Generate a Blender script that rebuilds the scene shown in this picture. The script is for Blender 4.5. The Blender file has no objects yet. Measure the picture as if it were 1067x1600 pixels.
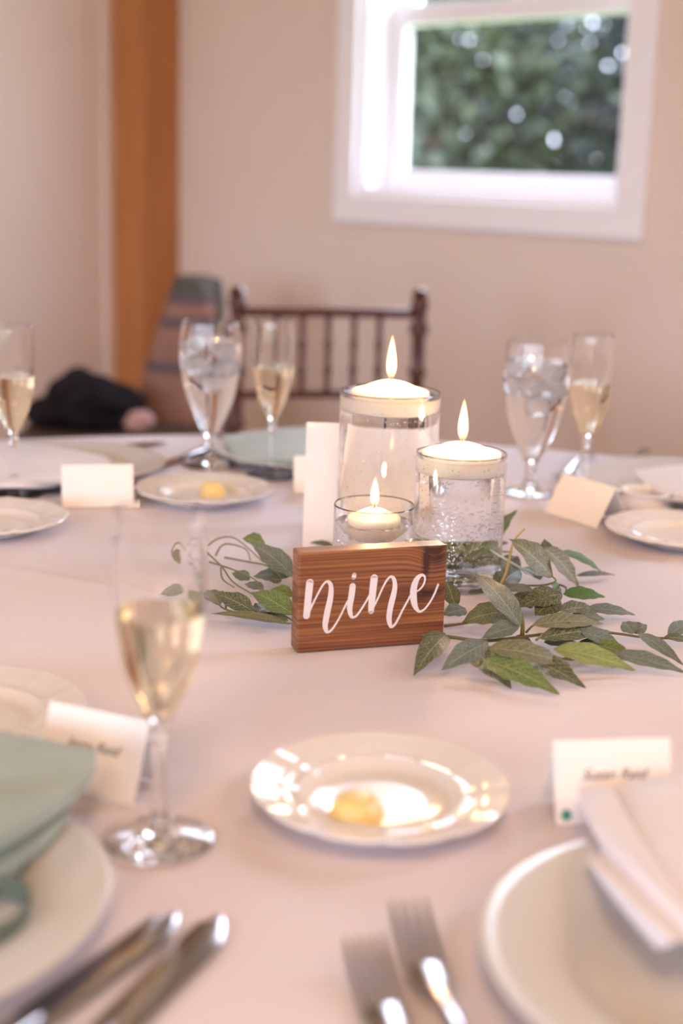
import bpy, bmesh, math, random
from mathutils import Vector, Matrix, noise
random.seed(7)
C = bpy.context.scene.collection
S = bpy.context.scene
V = Vector
TZ = 0.76                                   # table height
FPX = 2222.0                                # focal length in pixels of the 1067x1600 frame
# ------------------------------------------------------------------ camera
cam_d = bpy.data.cameras.new('camera'); cam = bpy.data.objects.new('camera', cam_d); C.objects.link(cam)
S.camera = cam
cam_d.sensor_fit = 'VERTICAL'; cam_d.sensor_height = 36.0; cam_d.sensor_width = 24.0
cam_d.lens = FPX / 1600.0 * 36.0
cam_d.clip_start = 0.02
PITCH, ROLL, CH = math.radians(13.6), math.radians(1.7), TZ + 0.39
fw = V((0, math.cos(PITCH), -math.sin(PITCH))); up0 = V((0, math.sin(PITCH), math.cos(PITCH))); rt0 = V((1, 0, 0))
rt = rt0 * math.cos(ROLL) + up0 * math.sin(ROLL); up = -rt0 * math.sin(ROLL) + up0 * math.cos(ROLL)
m = Matrix((rt, up, -fw)).transposed().to_4x4(); m.translation = V((0, 0, CH)); cam.matrix_world = m
cam_d.dof.use_dof = True; cam_d.dof.focus_distance = 1.235; cam_d.dof.aperture_fstop = 2.9
CAM = V((0, 0, CH))
def ray(px, py): return (fw * FPX + rt * (px - 533.5) - up * (py - 800)) / FPX
def at(px, py, h=0.0):                      # point of the horizontal plane h above the table
    d = ray(px, py); t = (TZ + h - CH) / d.z; return CAM + d * t
def atd(px, py, depth): return CAM + ray(px, py) * depth
def atplane(px, py, p0, n): d = ray(px, py); return CAM + d * ((p0 - CAM).dot(n) / d.dot(n))
def depth(p): return (p - CAM).dot(fw)
# ------------------------------------------------------------------ world, lights, exposure
S.view_settings.view_transform = 'Standard'; S.view_settings.look = 'None'
S.view_settings.exposure = 0.50; S.view_settings.gamma = 1.0; S.view_settings.use_curve_mapping = False
w = bpy.data.worlds.new('sky'); S.world = w; w.use_nodes = True
nt = w.node_tree; bgn = nt.nodes['Background']
geo = nt.nodes.new('ShaderNodeTexCoord'); sep = nt.nodes.new('ShaderNodeSeparateXYZ'); rmp = nt.nodes.new('ShaderNodeValToRGB')
nt.links.new(geo.outputs['Generated'], sep.inputs[0]); nt.links.new(sep.outputs['Z'], rmp.inputs[0]); nt.links.new(rmp.outputs[0], bgn.inputs['Color'])
rmp.color_ramp.elements[0].color = (.75, .80, 1.0, 1); rmp.color_ramp.elements[1].color = (.68, .76, 1.0, 1)
bgn.inputs['Strength'].default_value = 10.4
cy = S.cycles
cy.use_denoising = True; cy.max_bounces = 24; cy.transmission_bounces = 24; cy.transparent_max_bounces = 32; cy.glossy_bounces = 8; cy.diffuse_bounces = 4
cy.sample_clamp_indirect = 6.0; cy.caustics_refractive = True; cy.caustics_reflective = False; cy.blur_glossy = 0.3
WARM = (1.0, 0.62, 0.36)
# ------------------------------------------------------------------ materials
def mat(name, col=(.8, .8, .8), rough=.5, **kw):
    m = bpy.data.materials.new(name); m.use_nodes = True
    b = m.node_tree.nodes['Principled BSDF']
    b.inputs['Base Color'].default_value = (*col, 1); b.inputs['Roughness'].default_value = rough
    for k, v in kw.items(): b.inputs[k.replace('_', ' ')].default_value = v
    return m
def nodes(m): return m.node_tree, m.node_tree.nodes['Principled BSDF']
def add_noise(m, c1, c2, scale=20, stretch=(1, 1, 1), detail=4, bump=0, bscale=None, lo=.35, hi=.65, bdist=.001, coord='Object'):
    nt, b = nodes(m); N = nt.nodes; L = nt.links
    tc = N.new('ShaderNodeTexCoord'); mp = N.new('ShaderNodeMapping'); mp.inputs['Scale'].default_value = stretch
    n = N.new('ShaderNodeTexNoise'); n.inputs['Scale'].default_value = scale; n.inputs['Detail'].default_value = detail
    r = N.new('ShaderNodeValToRGB'); r.color_ramp.elements[0].position = lo; r.color_ramp.elements[1].position = hi
    r.color_ramp.elements[0].color = (*c1, 1); r.color_ramp.elements[1].color = (*c2, 1)
    L.new(tc.outputs[coord], mp.inputs[0]); L.new(mp.outputs[0], n.inputs[0]); L.new(n.outputs[0], r.inputs[0]); L.new(r.outputs[0], b.inputs['Base Color'])
    if bump:
        n2 = N.new('ShaderNodeTexNoise'); n2.inputs['Scale'].default_value = bscale or scale; L.new(mp.outputs[0], n2.inputs[0])
        bp = N.new('ShaderNodeBump'); bp.inputs['Strength'].default_value = bump; bp.inputs['Distance'].default_value = bdist
        L.new(n2.outputs[0], bp.inputs['Height']); L.new(bp.outputs[0], b.inputs['Normal'])
    return m
def glass_mat(name, ior, col=(1, 1, 1), rough=0.0):
    m = bpy.data.materials.new(name); m.use_nodes = True; nt = m.node_tree; nt.nodes.clear()
    g = nt.nodes.new('ShaderNodeBsdfGlass'); g.inputs['IOR'].default_value = ior; g.inputs['Color'].default_value = (*col, 1); g.inputs['Roughness'].default_value = rough
    o = nt.nodes.new('ShaderNodeOutputMaterial'); nt.links.new(g.outputs[0], o.inputs[0]); return m
def pane_mat(name):
    m = bpy.data.materials.new(name); m.use_nodes = True; nt = m.node_tree; nt.nodes.clear()
    t = nt.nodes.new('ShaderNodeBsdfTransparent'); g = nt.nodes.new('ShaderNodeBsdfGlossy'); g.inputs['Roughness'].default_value = .02
    f = nt.nodes.new('ShaderNodeFresnel'); f.inputs[0].default_value = 1.45; x = nt.nodes.new('ShaderNodeMixShader'); o = nt.nodes.new('ShaderNodeOutputMaterial')
    t.inputs[0].default_value = (.95, .98, .97, 1)
    nt.links.new(f.outputs[0], x.inputs[0]); nt.links.new(t.outputs[0], x.inputs[1]); nt.links.new(g.outputs[0], x.inputs[2]); nt.links.new(x.outputs[0], o.inputs[0]); return m
M = {}
M['glass'] = glass_mat('clear_glass', 1.5)
M['water_side'] = glass_mat('water_against_glass', 1.333 / 1.5)
M['water_top'] = glass_mat('water_surface', 1.333)
M['wine_side'] = glass_mat('sparkling_wine_against_glass', 1.34 / 1.5, (1.0, .955, .84))
M['wine_top'] = glass_mat('sparkling_wine_surface', 1.34, (1.0, .975, .90))
M['bubble'] = glass_mat('air_bubble', .75)
M['ice'] = mat('ice', (.97, .97, 1), .3, IOR=1.31, Transmission_Weight=.6)
M['pane'] = pane_mat('window_pane')
M['wall'] = add_noise(mat('painted_wall', rough=.85), (.775, .640, .545), (.795, .655, .56), 3, bump=.15, bscale=120, bdist=.0008)
M['ceiling'] = mat('ceiling_paint', (.82, .76, .70), .9)
M['trim'] = mat('white_trim_paint', (.93, .90, .92), .35)
M['floor'] = add_noise(mat('floor_boards', rough=.35), (.22, .12, .06), (.36, .21, .11), 6, (1, 12, 1))
M['post'] = add_noise(mat('cedar_post', rough=.6), (.44, .165, .045), (.52, .21, .065), 6, (8, 8, .6), bump=.3, bscale=20)
M['cloth'] = add_noise(mat('table_linen', rough=.78, Sheen_Weight=.15), (.735, .67, .72), (.765, .695, .745), 9)
M['napkin_white'] = add_noise(mat('white_napkin_cotton', rough=.8, Sheen_Weight=.2), (.76, .71, .73), (.79, .74, .76), 30)
M['napkin_sage'] = add_noise(mat('sage_napkin_satin', rough=.48, Sheen_Weight=.3), (.30, .385, .335), (.35, .435, .38), 25)
M['porcelain'] = mat('white_porcelain', (.80, .76, .74), .13, Specular_IOR_Level=.4)
M['stoneware'] = mat('cream_dinner_plate', (.67, .665, .66), .22)
M['card'] = mat('card_stock', (.92, .86, .82), .75)
M['ink'] = mat('dark_ink', (.05, .04, .06), .6)
M['green_dot'] = mat('green_sticker', (.05, .30, .22), .5)
M['steel'] = mat('polished_steel', (.46, .43, .43), .17, Metallic=1.0)
M['butter'] = mat('butter', (.88, .66, .27), .38, Subsurface_Weight=.3)
M['butter'].node_tree.nodes['Principled BSDF'].inputs['Subsurface Radius'].default_value = (.01, .006, .002)
M['wax'] = mat('candle_wax', (.94, .85, .76), .35, Subsurface_Weight=1.0, Subsurface_Scale=.014)
M['wax'].node_tree.nodes['Principled BSDF'].inputs['Subsurface Radius'].default_value = (1.0, .65, .4)
M['wick'] = mat('burnt_wick', (.02, .015, .01), .9)
M['vinyl'] = mat('white_vinyl', (.82, .76, .78), .45)
M['chair'] = mat('mahogany_lacquer', (.085, .022, .018), .22, Coat_Weight=.5)
M['cushion'] = mat('ivory_cushion', (.6, .5, .4), .8)
M['black_cloth'] = add_noise(mat('black_fabric', rough=.9, Specular_IOR_Level=.1), (.008, .007, .009), (.02, .017, .02), 30, bump=.5, bscale=12, bdist=.01)
M['olive_cloth'] = mat('olive_grey_nylon', (.07, .065, .045), .6)
M['mauve_cloth'] = mat('mauve_grey_nylon', (.11, .075, .085), .6)
M['taupe_cloth'] = add_noise(mat('taupe_nylon', rough=.7), (.25, .125, .085), (.33, .17, .125), 8)
M['pink_cloth'] = mat('dusty_pink_fleece', (.50, .30, .27), .9)
M['bench'] = add_noise(mat('dark_bench_wood', rough=.5), (.05, .028, .016), (.09, .05, .028), 8, (1, 14, 14))
M['bark'] = add_noise(mat('bark', rough=.9), (.06, .045, .035), (.16, .13, .10), 14)
M['grass'] = add_noise(mat('lawn', rough=.9), (.10, .17, .03), (.22, .27, .06), 2)
for k, c in dict(dark=((.004, .009, .007), (.014, .024, .018)), blue=((.014, .026, .026), (.040, .060, .062)), yellow=((.020, .032, .012), (.050, .066, .026))).items():
    M['tree_' + k] = add_noise(mat('tree_leaves_' + k, rough=.55), c[0], c[1], 1.5)
def leaf_mat(name, c, vein, k):
    m = mat(name, c, .48, Sheen_Weight=.1); nt, b = nodes(m); N = nt.nodes; L = nt.links
    uv = N.new('ShaderNodeUVMap'); sp = N.new('ShaderNodeSeparateXYZ'); L.new(uv.outputs[0], sp.inputs[0])
    def mth(op, a, bb=None, **kw):
        n = N.new('ShaderNodeMath'); n.operation = op
        for i, x in enumerate((a, bb)):
            if x is None: continue
            if isinstance(x, (int, float)): n.inputs[i].default_value = x
            else: L.new(x, n.inputs[i])
        return n.outputs[0]
    vv = mth('ABSOLUTE', mth('SUBTRACT', sp.outputs[1], .5))           # 0 on the midrib, .5 on the edge
    mid = mth('LESS_THAN', vv, .022)
    ph = mth('SUBTRACT', mth('MULTIPLY', sp.outputs[0], 9.5), mth('MULTIPLY', vv, 4.2))
    side = mth('LESS_THAN', mth('ABSOLUTE', mth('SUBTRACT', mth('FRACT', ph), .5)), .04)
    mp = N.new('ShaderNodeMapping'); mp.inputs['Scale'].default_value = (26, 11, 1); L.new(uv.outputs[0], mp.inputs[0])
    vo = N.new('ShaderNodeTexVoronoi'); vo.feature = 'DISTANCE_TO_EDGE'; vo.inputs['Scale'].default_value = 1.0; L.new(mp.outputs[0], vo.inputs[0])
    net = mth('MULTIPLY', mth('LESS_THAN', vo.outputs[0], .07), .55)
    msk = mth('MULTIPLY', mth('MAXIMUM', mth('MAXIMUM', mid, mth('MULTIPLY', side, .9)), net), k)
    no = N.new('ShaderNodeTexNoise'); no.inputs['Scale'].default_value = 3; L.new(uv.outputs[0], no.inputs[0])
    r = N.new('ShaderNodeValToRGB'); r.color_ramp.elements[0].position = .3; r.color_ramp.elements[1].position = .7
    r.color_ramp.elements[0].color = (*[x * .75 for x in c], 1); r.color_ramp.elements[1].color = (*[x * 1.25 for x in c], 1); L.new(no.outputs[0], r.inputs[0])
    mx = N.new('ShaderNodeMix'); mx.data_type = 'RGBA'; L.new(msk, mx.inputs[0]); L.new(r.outputs[0], mx.inputs[6]); mx.inputs[7].default_value = (*vein, 1)
    L.new(mx.outputs[2], b.inputs['Base Color'])
    bp = N.new('ShaderNodeBump'); bp.inputs['Strength'].default_value = .3; bp.inputs['Distance'].default_value = -.0004; L.new(msk, bp.inputs['Height']); L.new(bp.outputs[0], b.inputs['Normal'])
    return m
LM = {'G': leaf_mat('green_leaf', (.10, .16, .045), (.42, .48, .20), .6), 'D': leaf_mat('dark_green_leaf', (.036, .056, .030), (.42, .42, .22), .75),
      'S': leaf_mat('sage_leaf', (.105, .135, .115), (.40, .44, .36), .55), 'B': leaf_mat('olive_brown_leaf', (.115, .12, .055), (.42, .40, .20), .6),
      'Y': leaf_mat('light_green_leaf', (.21, .27, .08), (.50, .54, .25), .5), 'V': leaf_mat('vivid_green_leaf', (.05, .13, .025), (.2, .34, .1), .4)}
M['stem'] = mat('olive_stem', (.17, .17, .05), .5); M['stem_brown'] = mat('brown_stem', (.15, .12, .045), .5)
M['blade_yellow'] = mat('yellow_blade', (.50, .36, .12), .5); M['blade_pale'] = mat('pale_blade', (.55, .62, .48), .5)
# cloth weave bump
nt_, b_ = nodes(M['cloth']); N_ = nt_.nodes; L_ = nt_.links
tc_ = N_.new('ShaderNodeTexCoord'); wv = N_.new('ShaderNodeTexWave'); wv.inputs['Scale'].default_value = 90; wv.inputs['Distortion'].default_value = .6; wv.bands_direction = 'DIAGONAL'
L_.new(tc_.outputs['Object'], wv.inputs[0]); bp_ = N_.new('ShaderNodeBump'); bp_.inputs['Strength'].default_value = .25; bp_.inputs['Distance'].default_value = .0004
L_.new(wv.outputs[0], bp_.inputs['Height']); L_.new(bp_.outputs[0], b_.inputs['Normal'])
# ------------------------------------------------------------------ mesh helpers
class MB:
    def __init__(s): s.v = []; s.f = []; s.uv = None
    def add(s, vs, fs):
        o = len(s.v); s.v += [V(x) for x in vs]; s.f += [tuple(i + o for i in f) for f in fs]; return s
    def box(s, c, d, M_=None):
        c = V(c); x, y, z = d[0] / 2, d[1] / 2, d[2] / 2
        vs = [V((a * x, b * y, e * z)) for a in (-1, 1) for b in (-1, 1) for e in (-1, 1)]
        vs = [(M_ @ q if M_ else q) + c for q in vs]
        return s.add(vs, [(0, 1, 3, 2), (4, 6, 7, 5), (0, 4, 5, 1), (2, 3, 7, 6), (0, 2, 6, 4), (1, 5, 7, 3)])
    def lathe(s, prof, n=48, c=(0, 0, 0), fn=None, closed=False):
        c = V(c); vs = []; rows = []
        for r, z in prof:
            if r < 1e-6: rows.append([len(vs)] * n); vs.append(c + V((0, 0, z)))
            else:
                rows.append(list(range(len(vs), len(vs) + n)))
                for i in range(n):
                    a = 2 * math.pi * i / n; rr, zz = fn(r, z, a) if fn else (r, z)
                    vs.append(c + V((rr * math.cos(a), rr * math.sin(a), zz)))
        fs = []
        R = list(zip(rows, rows[1:])) + ([(rows[-1], rows[0])] if closed else [])
        for p, q in R:
            for i in range(n):
                j = (i + 1) % n; f = []
                for k in (p[i], p[j], q[j], q[i]):
                    if k not in f: f.append(k)
                if len(f) > 2: fs.append(tuple(f))
        return s.add(vs, fs)
    def tube(s, pts, r, n=10, cap=True, flat=None):
        pts = [V(p) for p in pts]; rs = r if isinstance(r, (list, tuple)) else [r] * len(pts)
        vs = []; ref = None
        for i, p in enumerate(pts):
            t = (pts[min(i + 1, len(pts) - 1)] - pts[max(i - 1, 0)]).normalized()
            if ref is None: ref = V((0, 0, 1)) if abs(t.z) < .9 else V((1, 0, 0))
            u = ref.cross(t).normalized(); w_ = t.cross(u).normalized(); ref = w_
            for k in range(n):
                a = 2 * math.pi * k / n; vs.append(p + (u * math.cos(a) + w_ * math.sin(a) * (flat or 1)) * rs[i])
        fs = [(i * n + k, i * n + (k + 1) % n, (i + 1) * n + (k + 1) % n, (i + 1) * n + k) for i in range(len(pts) - 1) for k in range(n)]
        if cap: fs += [tuple(reversed(range(n))), tuple(range((len(pts) - 1) * n, len(pts) * n))]
        return s.add(vs, fs)
    def ico(s, c, r, sub=1, sc=(1, 1, 1), amp=0, fr=3):
        bm = bmesh.new(); bmesh.ops.create_icosphere(bm, subdivisions=sub, radius=1)
        vs = []
        for v in bm.verts:
            k = 1 + amp * noise.noise(v.co * fr + V(c)); vs.append(V(c) + V((v.co.x * sc[0], v.co.y * sc[1], v.co.z * sc[2])) * r * k)
        fs = [tuple(q.index for q in f.verts) for f in bm.faces]; bm.free(); return s.add(vs, fs)
    def build(s, name, m, parent=None, smooth=True, ang=40, origin=None, M_=None, bevel=0):
        me = bpy.data.meshes.new(name); o_ = V(origin) if origin is not None else V((0, 0, 0))
        vs = [(M_ @ v if M_ else v) - o_ for v in s.v]
        me.from_pydata(vs, [], s.f); 
        for mm in (m if isinstance(m, list) else [m]): me.materials.append(mm)
        if getattr(s, 'mi', None):
            for p, i in zip(me.polygons, s.mi): p.material_index = i
        if s.uv:
            ul = me.uv_layers.new(name='UVMap')
            for lp in me.loops: ul.data[lp.index].uv = s.uv[lp.vertex_index]
        me.validate(); me.update()
        if smooth:
            me.shade_smooth()
            if ang < 180: me.set_sharp_from_angle(angle=math.radians(ang))
        ob = bpy.data.objects.new(name, me); C.objects.link(ob); ob.location = o_
        if parent: ob.parent = parent
        if bevel:
            b = ob.modifiers.new('bevel', 'BEVEL'); b.width = bevel; b.segments = 2; b.limit_method = 'ANGLE'
        return ob
def tag(o, label=None, cat=None, group=None, kind=None):
    if label: o['label'] = label
    if cat: o['category'] = cat
    if group: o['group'] = group
    if kind: o['kind'] = kind
    return o
def empty(name, loc, rz=0.0, label=None, cat=None, group=None, kind=None):
    o = bpy.data.objects.new(name, None); C.objects.link(o); o.location = loc; o.rotation_euler = (0, 0, rz); o.empty_display_size = .02
    return tag(o, label, cat, group, kind)
def copy_tree(o, parent=None):
    c = o.copy(); C.objects.link(c); c.parent = parent
    for ch in list(o.children): copy_tree(ch, c)
    return c
def crom(pts, n=8):
    out = []
    P = [tuple(p) for p in pts]
    for i in range(len(P) - 1):
        p0, p1, p2, p3 = P[max(i - 1, 0)], P[i], P[i + 1], P[min(i + 2, len(P) - 1)]
        for k in range(n):
            t = k / n
            out.append(tuple(.5 * ((2 * b) + (-a + c) * t + (2 * a - 5 * b + 4 * c - d) * t * t + (-a + 3 * b - 3 * c + d) * t ** 3) for a, b, c, d in zip(p0, p1, p2, p3)))
    out.append(P[-1]); return out
def patch(ctrl, nu=24, nv=24, th=.002, noise_amp=0.0, fr=20, seed=0):
    """Bezier patch through a 4x4 (or any) control grid, given thickness th."""
    def bern(n, i, t): return math.comb(n, i) * t ** i * (1 - t) ** (n - i)
    R = len(ctrl) - 1; K = len(ctrl[0]) - 1; g = []
    for a in range(nu + 1):
        row = []
        for b in range(nv + 1):
            p = V((0, 0, 0))
            for i in range(R + 1):
                for j in range(K + 1): p += V(ctrl[i][j]) * bern(R, i, a / nu) * bern(K, j, b / nv)
            if noise_amp: p.z += noise_amp * noise.noise(p * fr + V((seed, 0, 0)))
            row.append(p)
        g.append(row)
    mb = MB(); top = [p for r in g for p in r]; bot = []
    for a in range(nu + 1):
        for b in range(nv + 1):
            du = g[min(a + 1, nu)][b] - g[max(a - 1, 0)][b]; dv = g[a][min(b + 1, nv)] - g[a][max(b - 1, 0)]
            n = du.cross(dv); n = n.normalized() if n.length > 1e-12 else V((0, 0, 1))
            if n.z < 0: n = -n
            bot.append(g[a][b] - n * th)
    W = nv + 1; o = len(top); fs = []
    for a in range(nu):
        for b in range(nv):
            q = (a * W + b, a * W + b + 1, (a + 1) * W + b + 1, (a + 1) * W + b); fs.append(q); fs.append(tuple(reversed([i + o for i in q])))
    def edge(idx):
        for i, j in zip(idx, idx[1:]): fs.append((i, i + o, j + o, j))
    edge([b for b in range(W)]); edge([a * W + nv for a in range(nu + 1)]); edge([nu * W + b for b in reversed(range(W))]); edge([a * W for a in reversed(range(nu + 1))])
    mb.add(top + bot, fs); return mb
# ------------------------------------------------------------------ room (frame: origin at the corner, X along back wall, Y along left wall)
TH = math.radians(44.0)
e1 = V((math.cos(TH), -math.sin(TH), 0)); e2 = V((-math.sin(TH), -math.cos(TH), 0))
Z0 = 3.75
pw = V((0, Z0, 0))                                         # a point of the back wall, straight ahead
nW = e2                                                    # its inward normal
def wallpx(px, py):                                        # pixel -> (distance along wall from pw, height)
    p = atplane(px, py, pw, nW); q = p - pw; return q.dot(e1), p.z
sC = wallpx(236, 300)[0]                                   # where the corner stands
corner = pw + e1 * sC
RM = Matrix(((e1.x, e2.x, 0, corner.x), (e1.y, e2.y, 0, corner.y), (0, 0, 1, 0), (0, 0, 0, 1)))
RX, RY, RH, WT = 7.6, 7.2, 3.1, .16
def wl(px, py): s, z = wallpx(px, py); return s - sC, z
def wall(name, length, holes, place, label):
    """boxes round the holes (x0,x1,z0,z1) of a wall along X, thickness away from the room"""
    mb = MB(); xs = [0.0]
    for (a, b, c, d) in sorted(holes):
        mb.box(((xs[-1] + a) / 2, -WT / 2, RH / 2), (a - xs[-1], WT, RH))
        mb.box(((a + b) / 2, -WT / 2, c / 2), (b - a, WT, c)); mb.box(((a + b) / 2, -WT / 2, (d + RH) / 2), (b - a, WT, RH - d)); xs.append(b)
    mb.box(((xs[-1] + length) / 2, -WT / 2, RH / 2), (length - xs[-1], WT, RH))
    return tag(mb.build(name, M['wall'], smooth=False, M_=RM @ place), label, kind='structure')
# back window measured from the photograph
cx0, _ = wl(533, 170); cx1, _ = wl(1018, 200); _, cb = wl(760, 360)
CW = .068
wx0, wx1, wz0 = cx0 + CW, cx1 - CW * .9, cb + CW
MIDZ = wl(800, 18)[1] + .02
wz1 = MIDZ + .95
print('window', wx0, wx1, wz0, 'corner', corner)
FX = Matrix.Identity(4)
LX = Matrix(((0, -1, 0, 0), (1, 0, 0, 0), (0, 0, 1, 0), (0, 0, 0, 1))) @ Matrix.Scale(-1, 4, (0, 1, 0))   # left wall: X runs along room Y
LX = Matrix(((0, 1, 0, 0), (1, 0, 0, 0), (0, 0, 1, 0), (0, 0, 0, 1)))
RXM = Matrix(((0, -1, 0, RX), (1, 0, 0, 0), (0, 0, 1, 0), (0, 0, 0, 1)))
FRM = Matrix(((1, 0, 0, 0), (0, -1, 0, RY), (0, 0, 1, 0), (0, 0, 0, 1)))
holes_back = [(wx0, wx1, wz0, wz1), (wx0 + 2.4, wx1 + 2.4, wz0, wz1)]
holes_right = [(5.6, 6.8, .7, 2.5)]
holes_front = [(.8, 2.1, .6, 2.6), (2.9, 4.2, .6, 2.6), (5.2, 6.4, .6, 2.6)]
holes_left = [(4.3, 5.5, .6, 2.6)]
wall('wall_back', RX, holes_back, FX, 'beige painted wall with the white window')
wall('wall_left', RY, holes_left, LX, 'beige painted wall left of the wooden corner post')
wall('wall_right', RX * 0 + RY, holes_right, RXM, 'beige painted wall out of frame on the right')
wall('wall_front', RX, holes_front, FRM, 'beige painted wall behind the camera')
mb = MB(); mb.box((RX / 2, RY / 2, -.05), (RX + .4, RY + .4, .1)); tag(mb.build('floor', M['floor'], smooth=False, M_=RM), kind='structure')
mb = MB(); mb.box((RX / 2, RY / 2, RH + .05), (RX + .4, RY + .4, .1)); tag(mb.build('ceiling', M['ceiling'], smooth=False, M_=RM), kind='structure')
PW_ = .15                                                  # corner post
mb = MB(); mb.box((PW_ / 2, PW_ / 2, RH / 2), (PW_, PW_, RH)); tag(mb.build('trim_1', M['post'], smooth=False, M_=RM, bevel=.004), 'orange-brown square wooden post standing in the corner', kind='structure')
mb = MB(); mb.box((PW_ + .008, .008, RH / 2), (.03, .016, RH)); tag(mb.build('trim_2', M['wall'], smooth=False, M_=RM), 'thin vertical batten beside the wooden post', kind='structure')
mb = MB(); mb.box((.008, PW_ + .008, RH / 2), (.016, .03, RH)); tag(mb.build('trim_3', M['wall'], smooth=False, M_=RM), 'thin vertical batten left of the wooden post', kind='structure')
mb = MB(); mb.box((RX / 2, .009, .07), (RX, .018, .14)); tag(mb.build('baseboard_back', M['trim'], smooth=False, M_=RM), kind='structure')
mb = MB(); mb.box((.009, RY / 2, .07), (.018, RY, .14)); tag(mb.build('baseboard_left', M['trim'], smooth=False, M_=RM), kind='structure')
nwin = 0
def portal(x0, x1, z0, z1, place, k=0):
    ld = bpy.data.lights.new('daylight_portal', 'AREA'); ld.shape = 'RECTANGLE'; ld.size = x1 - x0; ld.size_y = z1 - z0; ld.cycles.is_portal = True
    lo = bpy.data.objects.new('daylight_portal', ld); C.objects.link(lo)
    F = RM @ place; c = F @ V(((x0 + x1) / 2, -WT, (z0 + z1) / 2)); nrm = (F.to_3x3() @ V((0, 1, 0))).normalized()
    zax = -nrm; yax = V((0, 0, 1)); xax = yax.cross(zax)
    m_ = Matrix((xax, yax, zax)).transposed().to_4x4(); m_.translation = c; lo.matrix_world = m_
def window(hole, place, label=None, midz=None):
    global nwin; nwin += 1
    x0, x1, z0, z1 = hole; F = RM @ place; t = .022
    root = empty(f'window_{nwin}', F @ V(((x0 + x1) / 2, 0, z0)), label=label, kind='structure')
    Li = Matrix.Translation(-root.location)
    def part(name, boxes, m, bev=.003):
        mb = MB()
        for b in boxes: mb.box(*b)
        return mb.build(name, m, root, smooth=False, M_=Li @ F, bevel=bev)
    for b in [(((x0 + x1) / 2, t / 2, z0 - CW / 2), (x1 - x0 + 2 * CW, t, CW)), (((x0 + x1) / 2, t / 2, z1 + CW / 2), (x1 - x0 + 2 * CW, t, CW)),
              ((x0 - CW / 2, t / 2, (z0 + z1) / 2), (CW, t, z1 - z0)), ((x1 + CW / 2, t / 2, (z0 + z1) / 2), (CW, t, z1 - z0))]: part('casing_board', [b], M['trim'])
    j = .02
    part('jamb', [((x0 + j / 2, -WT / 2, (z0 + z1) / 2), (j, WT, z1 - z0)), ((x1 - j / 2, -WT / 2, (z0 + z1) / 2), (j, WT, z1 - z0)), (((x0 + x1) / 2, -WT / 2, z1 - j / 2), (x1 - x0 - 2 * j, WT, j))], M['trim'])
    part('sill', [(((x0 + x1) / 2, -WT / 2, z0 + j / 2), (x1 - x0 - 2 * j, WT, j))], M['trim'])
    a, b, c, d = x0 + j, x1 - j, z0 + j, z1 - j; mid = midz or (c + d) / 2; sw = .045; st = .035
    for (lo, hi, y) in ((c, mid + sw / 2, -.100), (mid - sw / 2, d, -.100 - st)):
        s = part('sash', [((a + sw / 2, y, (lo + hi) / 2), (sw, st, hi - lo)), ((b - sw / 2, y, (lo + hi) / 2), (sw, st, hi - lo)),
                          (((a + b) / 2, y, lo + sw / 2), (b - a - 2 * sw, st, sw)), (((a + b) / 2, y, hi - sw / 2), (b - a - 2 * sw, st, sw))], M['trim'])
        mb = MB(); q = Li @ F
        mb.add([q @ V((a + sw, y, lo + sw)), q @ V((b - sw, y, lo + sw)), q @ V((b - sw, y, hi - sw)), q @ V((a + sw, y, hi - sw))], [(0, 1, 2, 3)])
        mb.build('pane', M['pane'], s, smooth=False)
    portal(x0, x1, z0, z1, place)
window(holes_back[0], FX, 'white double-hung window looking out on trees', MIDZ)
window(holes_back[1], FX, None, MIDZ)
for h in holes_right: window(h, RXM)
for h in holes_front: window(h, FRM)
for h in holes_left: window(h, LX)
# ceiling lamps out of frame: warm round drum fixtures
def ceiling_lamp(x, y, power, where):
    p = RM @ V((x, y, RH - .16)); root = empty('ceiling_lamp', p, label='round warm ceiling lamp ' + where + ', out of frame', cat='lamp', group='ceiling lamps above the hall')
    MB().lathe([(0, .16), (.3, .16), (.32, .15), (.32, .03), (.30, .02), (.30, .15)], 40).build('shade', M['trim'], root)
    ld = bpy.data.lights.new('warm_lamp', 'AREA'); ld.shape = 'DISK'; ld.size = .55; ld.energy = power; ld.color = WARM
    lo = bpy.data.objects.new('warm_lamp', ld); C.objects.link(lo); lo.parent = root; lo.location = (0, 0, .03)
for (x, y, w_) in ((4.1, 3.3, 'nearest the camera'), (5.8, 1.6, 'near the back wall at right'), (1.9, 5.4, 'near the left wall'), (5.4, 5.4, 'behind the camera')): ceiling_lamp(x, y, 22, w_)
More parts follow.
